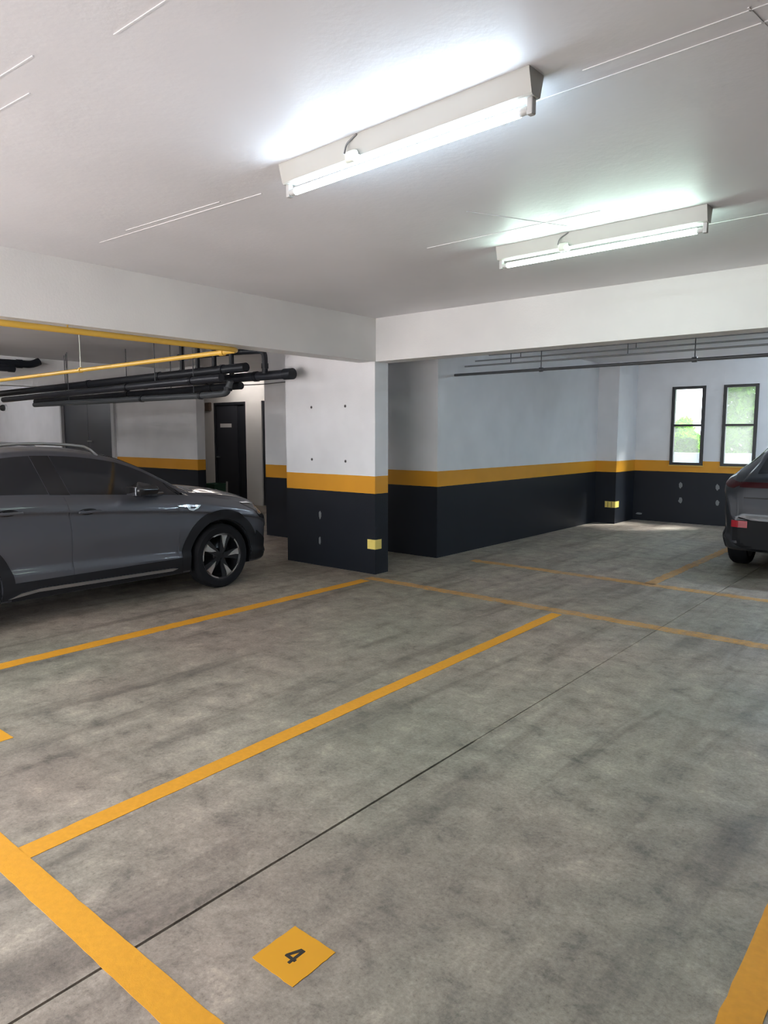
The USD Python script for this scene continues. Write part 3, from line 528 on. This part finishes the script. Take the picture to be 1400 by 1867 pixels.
def sheet(poly, fn, off, thick, step=0.035, extra=None):
    "closed thin panel over the region poly; fn maps (a, b) arrays to (points, outward directions)"
    poly = poly.buffer(0); b = shapely.segmentize(poly, step)
    loops = [np.array(r.coords[:-1]) for r in [b.exterior, *b.interiors]]
    x0, y0, x1, y1 = poly.bounds; gx, gy = np.meshgrid(np.arange(x0, x1, step), np.arange(y0, y1, step)); g = np.c_[gx.ravel(), gy.ravel()]
    inner = poly.buffer(-step * .45); g = g[shapely.contains_xy(inner, g[:, 0], g[:, 1])] if len(g) else g
    if extra is not None: g = np.vstack([g, extra[shapely.contains_xy(inner, extra[:, 0], extra[:, 1])]])
    P = np.vstack([*loops, g]); T = Delaunay(P).simplices; c = P[T].mean(1); T = T[shapely.contains_xy(poly.buffer(1e-6), c[:, 0], c[:, 1])]
    X, N = fn(P[:, 0], P[:, 1]); A = X + N * off; B = X + N * (off - thick); n = len(P)
    tri = A[T]; fl = np.einsum('ij,ij->i', np.cross(tri[:, 1] - tri[:, 0], tri[:, 2] - tri[:, 0]), N[T[:, 0]]) < 0; T[fl] = T[fl][:, ::-1]
    f = [T, T[:, ::-1] + n]
    E = np.sort(np.vstack([T[:, [0, 1]], T[:, [1, 2]], T[:, [2, 0]]]), 1); D = np.vstack([T[:, [0, 1]], T[:, [1, 2]], T[:, [2, 0]]])
    _, idx, cnt = np.unique(E, axis=0, return_index=True, return_counts=True)
    for k in idx[cnt == 1]: a, bb = D[k]; f.append(np.array([[bb, a, a + n], [bb, a + n, bb + n]]))
    return trimesh.Trimesh(np.vstack([A, B]), np.vstack(f), process=False)
def on_side(sgn):
    def fn(u, z):
        x = BODY.side(u, z); e = .02; nx = np.ones(len(u)); nu = -(BODY.side(np.minimum(u + e, BODY.L - .01), z) - BODY.side(np.maximum(u - e, .01), z)) / (2 * e); nz = -(BODY.side(u, z + e) - BODY.side(u, z - e)) / (2 * e)
        N = np.c_[nx, np.clip(nu, -2, 2), np.clip(nz, -.6, .6)]; N /= np.linalg.norm(N, axis=1)[:, None]
        return np.c_[x, u, z] * [sgn, 1, 1], N * [sgn, 1, 1]
    return fn
def on_top(u, v):
    z = BODY.top(u, v); e = .02
    N = np.c_[-(BODY.top(u, v + e) - BODY.top(u, v - e)) / (2 * e), -(BODY.top(u + e, v) - BODY.top(u - e, v)) / (2 * e), np.ones(len(u))]; N /= np.linalg.norm(N, axis=1)[:, None]
    return np.c_[v, u, z], N
def on_rear(v, z): return np.c_[v, BODY.rear(v, z), z], np.repeat([[0, -1.0, 0]], len(v), 0)
def on_front(v, z): return np.c_[v, BODY.front(v, z), z], np.repeat([[0, 1.0, 0]], len(v), 0)
P_ = lambda *p: sg.Polygon(p)
PN = lambda *p: sg.Polygon([(float(NOSE(a)), b) for a, b in p])

HUBS, HZ, RW, ARCH = (0.83, 3.40), 0.338, 0.338, 0.392
def wheel_meshes(sgn):
    "wheel in local coordinates, axle along x, outer face at +x * sgn"
    w = 0.105
    prof = [(0.245, -w + .01), (0.262, -w), (0.31, -w), (0.332, -w + .025), (RW, -w + .05), (RW, w - .05), (0.332, w - .025), (0.31, w), (0.262, w), (0.245, w - .01), (0.245, -w + .01)]
    tyre = lathe(prof, 'x', 56)
    rim = lathe([(0.0, .045), (0.045, .05), (0.07, .03), (0.075, -.02), (0.205, -.06), (0.222, -.02), (0.226, w - .028), (0.242, w - .012), (0.247, w - .014), (0.247, -w + .012), (0.0, -w + .012)], 'x', 56)
    blades, faces, arcs = [], [], []
    def flat(poly, d0, d1):
        m = prism(poly, d1 - d0, d0)                     # polygon in (y, z), extruded along x
        m.apply_transform(np.array([[0, 0, 1, 0], [1, 0, 0, 0], [0, 1, 0, 0], [0, 0, 0, 1.0]])); return m
    for k in range(5):
        a = 2 * np.pi * k / 5 + .16
        pt = lambda r, d: (r * math.sin(a + d), r * math.cos(a + d))
        blades.append(flat(P_(pt(.03, -.9), pt(.03, .9), pt(.236, .42), pt(.236, -.10)), .055, w - .030))
        faces.append(flat(P_(pt(.085, .22), pt(.14, -.06), pt(.234, -.14), pt(.236, .20), pt(.18, .17)), w - .031, w - .018))
        arcs.append(flat(P_(*[pt(.236, d) for d in np.linspace(-.62, .2, 8)], *[pt(.222, d) for d in np.linspace(.2, -.56, 8)]), w - .031, w - .018))
    out = dict(rim=rim, tyre=tyre, blades=blades, faces=faces, arcs=arcs, cap=lathe([(0, w - .030), (.028, w - .032), (.032, w - .04), (.032, .03), (0, .03)], 'x', 24))
    if sgn < 0:
        F = np.diag([-1, 1, 1, 1.0])
        def fl(m):
            m = m.copy(); m.apply_transform(F); m.fix_normals() if m.volume < 0 else None; return m
        out = {k: ([fl(x) for x in v] if isinstance(v, list) else fl(v)) for k, v in out.items()}
    return out

def car(name, label, X, Y, paint, zs):
    t = thing(name, label, 'car', (X, Y, 0))
    def obj(nm, m, mt, parent, **kw):                       # a taller body keeps the same wheels
        m = as_tm(m).copy()
        if zs != 1 and nm not in ('wheel', 'tyre', 'spoke', 'spoke_facet', 'hub_cap', 'wheel_well'):
            v = np.array(m.vertices); v[:, 2] = np.where(v[:, 2] > .80, .80 * 1 + (v[:, 2] - .80) * zs + .36 * (zs - 1), np.where(v[:, 2] > .44, v[:, 2] + (v[:, 2] - .44) * (zs - 1), v[:, 2])); m = trimesh.Trimesh(v, m.faces, process=False)
        return globals()['obj'](nm, m, mt, parent, **kw)
    sh = m3.Manifold(m3.Mesh(BODY.shell().vertices.astype(np.float32), BODY.shell().faces.astype(np.uint32)))
    for hu in HUBS:
        for s in (-1, 1):
            c = m3.Manifold.cylinder(.30, ARCH, ARCH, 56).rotate([0, 90, 0]).translate([s * .75 - .15, hu, HZ]); sh = sh - c
    obj('body', sh, paint, t, smooth=32)
    for hu in HUBS:
        for s in (-1, 1):
            ring = sg.Point(0, 0).buffer(ARCH - .002, 24).difference(sg.Point(0, 0).buffer(ARCH - .012, 24)).intersection(sg.box(-1, -.11, 1, 1))
            m = prism(ring, .24); m.apply_transform(np.array([[0, 0, 1, 0], [1, 0, 0, 0], [0, 1, 0, 0], [0, 0, 0, 1.0]])); m.apply_translation([.60 if s > 0 else -.84, hu, HZ]); obj('wheel_well', m, 'black_plastic', t, smooth=40)
            wm_ = wheel_meshes(s); at = lambda m: as_tm(m).copy().apply_translation([s * .765, hu, HZ])
            w = obj('wheel', at(wm_['rim']), 'alloy_dark', t, smooth=35, label='dark alloy wheel with bright turbine blades')
            obj('tyre', at(wm_['tyre']), 'rubber', w, smooth=35)
            for b in wm_['blades']: obj('spoke', at(b), 'alloy_dark', w)
            for b, e in zip(wm_['faces'], wm_['arcs']): obj('spoke_facet', at([b, e]), 'alloy_bright', w, label='machined silver facet')
            obj('hub_cap', at(wm_['cap']), 'alloy_dark', w, smooth=35)
    f = BODY.f; zb = lambda u: float(f['zb'](u)); zr = lambda u: float(f['zr'](u))
    for s in (-1, 1):
        S = on_side(s)
        cut = [sg.Point(h, HZ).buffer(.478, 24) for h in HUBS]; holes = so.unary_union([sg.Point(h, HZ).buffer(ARCH + .004, 24) for h in HUBS])
        # doors
        fd = P_((1.817, .36), (1.812, .80), (1.775, zb(1.78) - .01), (2.3, zb(2.3) - .01), (2.86, zb(2.86) - .012), (2.90, .80), (2.87, .36)).difference(cut[1])
        rd = P_((1.05, .36), (1.807, .36), (1.802, .80), (1.765, zb(1.76) - .01), (1.3, zb(1.3) - .01), (0.80, zb(.8) - .012), (0.95, .85)).difference(cut[0])
        ue = np.linspace(.75, 3.0, 110); zhu = BODY.f['zh'](ue); z0u = BODY.f['z0'](ue); zmu = z0u + .45 * (zhu - z0u)
        EX = np.vstack([np.c_[ue, zz] for zz in (zhu, zhu - .006, zhu - .016, zhu + .012, zhu - .03, zmu - .10, zmu - .08, zmu - .06, zmu - .045, zmu - .03)])
        dm1 = obj('door', sheet(fd, S, .004, .010, .035, EX), paint, t, smooth=32); dm2 = obj('door', sheet(rd, S, .004, .010, .035, EX), paint, t, smooth=32)
        for dp, u0 in ((dm1, 1.86), (dm2, 1.19)):
            z = float(f['zh'](u0 + .1)) + .005
            obj('handle_recess', sheet(sg.Point(0, 0).buffer(1, 8).__class__([(u0 + .095 + .085 * math.cos(a), z + .026 * math.sin(a)) for a in np.linspace(0, 2 * np.pi, 24, endpoint=False)]), S, .0055, .004, .02), 'gloss_black', dp)
            q = BODY.side(np.array([u0 + .1]), np.array([z]))[0]
            hb = rbox(q + .012, q + .034, u0, u0 + .21, z - .016, z + .010, .009) if s > 0 else rbox(-q - .034, -q - .012, u0, u0 + .21, z - .016, z + .010, .009)
            obj('door_handle', hb, paint, dp, smooth=40)
        # side glass and pillars
        G = on_side(s); top = lambda u: zr(u) - .028
        fw_ = P_((1.845, zb(1.845) + .012), (1.775, top(1.775)), *[(u, top(u)) for u in np.linspace(1.9, 2.86, 9)], (2.985, zb(2.985) + .035), (2.99, zb(2.99) + .012))
        rw_ = P_((.98, zb(.98) + .012), *[(u, top(u)) for u in np.linspace(.86, 1.60, 7)], (1.655, zb(1.655) + .012))
        qw_ = P_((.60, zb(.6) + .045), (.80, top(.8)), (.945, zb(.945) + .012), (.66, zb(.66) + .012))
        pil = P_((1.663, zb(1.663) + .008), (1.608, top(1.608)), (1.767, top(1.767)), (1.837, zb(1.837) + .008))
        obj('side_window', sheet(fw_, G, .003, .008), 'car_glass', t, smooth=32); obj('side_window', sheet(rw_, G, .003, .008), 'car_glass', t, smooth=32); obj('side_window', sheet(qw_, G, .003, .008), 'car_glass', t, smooth=32)
        obj('pillar_trim', sheet(pil, G, .0045, .009), 'gloss_black', t, smooth=32)
        # black cladding and silver sill strip
        for h in HUBS:
            ring = sg.Point(h, HZ).buffer(.488, 28).difference(sg.Point(h, HZ).buffer(ARCH, 28)).intersection(sg.box(0.1, .25, 4.1, 2))
            obj('arch_trim', sheet(ring, S, .012, .03), 'black_plastic', t, smooth=32)
        sill = sg.box(.86, .235, 3.40, .385).difference(so.unary_union(cut)); obj('sill_cladding', sheet(sill, S, .010, .02), 'black_plastic', t, smooth=32)
        st = P_((1.26, .262), (1.36, .300), (1.52, .318), (2.80, .300), (2.86, .290), (2.80, .272), (1.5, .290), (1.4, .278)); obj('sill_strip', sheet(st, S, .020, .014, .02), 'satin_silver', t, smooth=32, label='silver strip along the sill')
        nose = PN((3.86, .24), (4.10, .25), (4.12, .44), (3.92, .56), (3.88, .45)).difference(cut[1]); obj('bumper_cladding', sheet(nose, S, .006, .012, .02), 'black_plastic', t, smooth=32)
        tail = P_((.12, .30), (.44, .25), (.40, .50), (.30, .56), (.12, .52)).difference(cut[0]); obj('bumper_cladding', sheet(tail, S, .006, .012, .02), 'black_plastic', t, smooth=32)
        hl = obj('headlight', sheet(PN((3.70, .868), (3.86, .862), (4.02, .80), (4.10, .72), (4.06, .675), (3.97, .70), (3.88, .79)), S, .005, .012, .02), 'gloss_black', t, smooth=32)
        obj('light_strip', sheet(PN((3.68, .880), (3.84, .876), (3.92, .846), (3.84, .856), (3.72, .866)), S, .009, .008, .015), 'chrome', hl, smooth=32); obj('lens', sheet(sg.Point(3.92, .765).buffer(.035, 8), S, .009, .008, .015), 'lamp_clear', hl, smooth=32)
        # chrome wing badge on the front wing
        b = so.unary_union([P_((2.86, .910), (2.88, .896), (2.97, .886), (3.00, .900), (3.00, .908)), P_((2.96, .912), (3.14, .892), (3.10, .862), (3.04, .846), (2.99, .858))]).difference(P_((3.012, .886), (3.085, .880), (3.06, .865), (3.02, .866)))
        obj('wing_badge', sheet(b, S, .010, .012, .012), 'chrome', t, label='chrome badge on the front wing')
        # mirror
        mv = m3.Manifold.batch_hull([m3.Manifold.sphere(r, 20).translate([s * x, u, z]) for x, u, z, r in ((.94, 2.40, 1.09, .062), (1.03, 2.38, 1.095, .055), (.94, 2.54, 1.085, .05), (1.00, 2.54, 1.09, .045), (.97, 2.41, 1.125, .045))])
        mr = obj('mirror', as_tm(mv), 'gloss_black', t, smooth=50); obj('mirror_arm', as_tm(m3.Manifold.batch_hull([m3.Manifold.sphere(.022, 12).translate([s * x, u, z]) for x, u, z in ((.81, 2.74, 1.035), (.81, 2.56, 1.04), (.95, 2.54, 1.05))])), 'gloss_black', mr, smooth=40)
        obj('mirror_glass', rbox(min(s * .90, s * 1.06), max(s * .90, s * 1.06), 2.318, 2.336, 1.05, 1.13, .006), 'chrome', mr)
        # roof rail
        uu = np.linspace(.75, 2.24, 26); rp = np.c_[s * (np.array([float(f['xr'](u)) for u in uu]) - .035), uu, np.array([zr(u) for u in uu]) + .078 + .0 * uu]; rp[0, 2] -= .068; rp[-1, 2] -= .068; rp[1, 2] -= .022; rp[-2, 2] -= .022
        obj('roof_rail', tube(rp, .014, 10), 'satin_silver', t, smooth=40)
        # rear lights
        tl = obj('tail_light', sheet(P_((.08, .985), (.36, 1.035), (.30, .985), (.10, .93)), S, .006, .012, .015), 'lamp_red', t, smooth=32)
    obj('windscreen', sheet(P_((2.30, .50), (2.30, 0), (2.30, -.50), (2.6, -.555), (3.14, -.67), (3.20, -.3), (3.20, .3), (3.14, .67), (2.6, .555)), on_top, .004, .010), 'car_glass', t, smooth=32)
    obj('rear_window', sheet(P_((.19, -.50), (.19, .50), (.66, .47), (.68, 0), (.66, -.47)), on_top, .004, .010), 'car_glass', t, smooth=32)
    obj('bonnet', sheet(PN((3.25, .66), (3.9, .62), (4.0, .3), (4.0, -.3), (3.9, -.62), (3.25, -.66)), on_top, .004, .010), paint, t, smooth=32)
    obj('roof_spoiler', sheet(P_((.64, -.46), (.64, .46), (.82, .47), (.82, -.47)), on_top, .018, .024), paint, t, smooth=32)
    # nose
    g = obj('grille', sheet(sg.box(-.40, .58, .40, .70), on_front, .006, .012), 'gloss_black', t)
    obj('grille_bar', sheet(sg.box(-.46, .655, .46, .672), on_front, .012, .012), 'chrome', g); obj('lower_grille', sheet(sg.box(-.44, .34, .44, .47), on_front, .006, .012), 'black_plastic', t)
    obj('number_plate', sheet(sg.box(-.20, .475, .20, .565), on_front, .014, .012), 'plate_white', t)
    # tail
    obj('light_bar', sheet(sg.box(-.66, .945, .66, 1.0), on_rear, .008, .014, .03), 'lamp_red', t, label='dark red light bar across the tail')
    obj('bumper_lower', sheet(P_((-.70, .36), (-.70, .60), (-.60, .612), (.60, .612), (.70, .60), (.70, .36), (.60, .31), (-.60, .31)), on_rear, .008, .014, .03), 'black_plastic', t)
    obj('bumper_strip', sheet(sg.box(-.56, .635, .56, .660), on_rear, .009, .010, .03), 'strip_grey', t)
    obj('tailgate_crease', sheet(sg.box(-.60, .835, .60, .847), on_rear, .006, .012, .03), 'gloss_black', t)
    for s in (-1, 1): obj('reflector', sheet(sg.box(min(s * .54, s * .715), .535, max(s * .54, s * .715), .605), on_rear, .016, .012, .02), 'reflector_red', t, label='red reflector low in the bumper')
    obj('number_plate', sheet(sg.box(-.20, .69, .20, .79), on_rear, .010, .010, .03), 'plate_white', t)
    return t
car('car', 'grey crossover car at the left edge, side on, with silver sill strip', -6.835, 1.10, 'car_paint', 1.0)
car('car', 'dark grey car at the right edge seen from behind below the windows', -1.395, 8.75, 'car_paint_dark', 1.11)
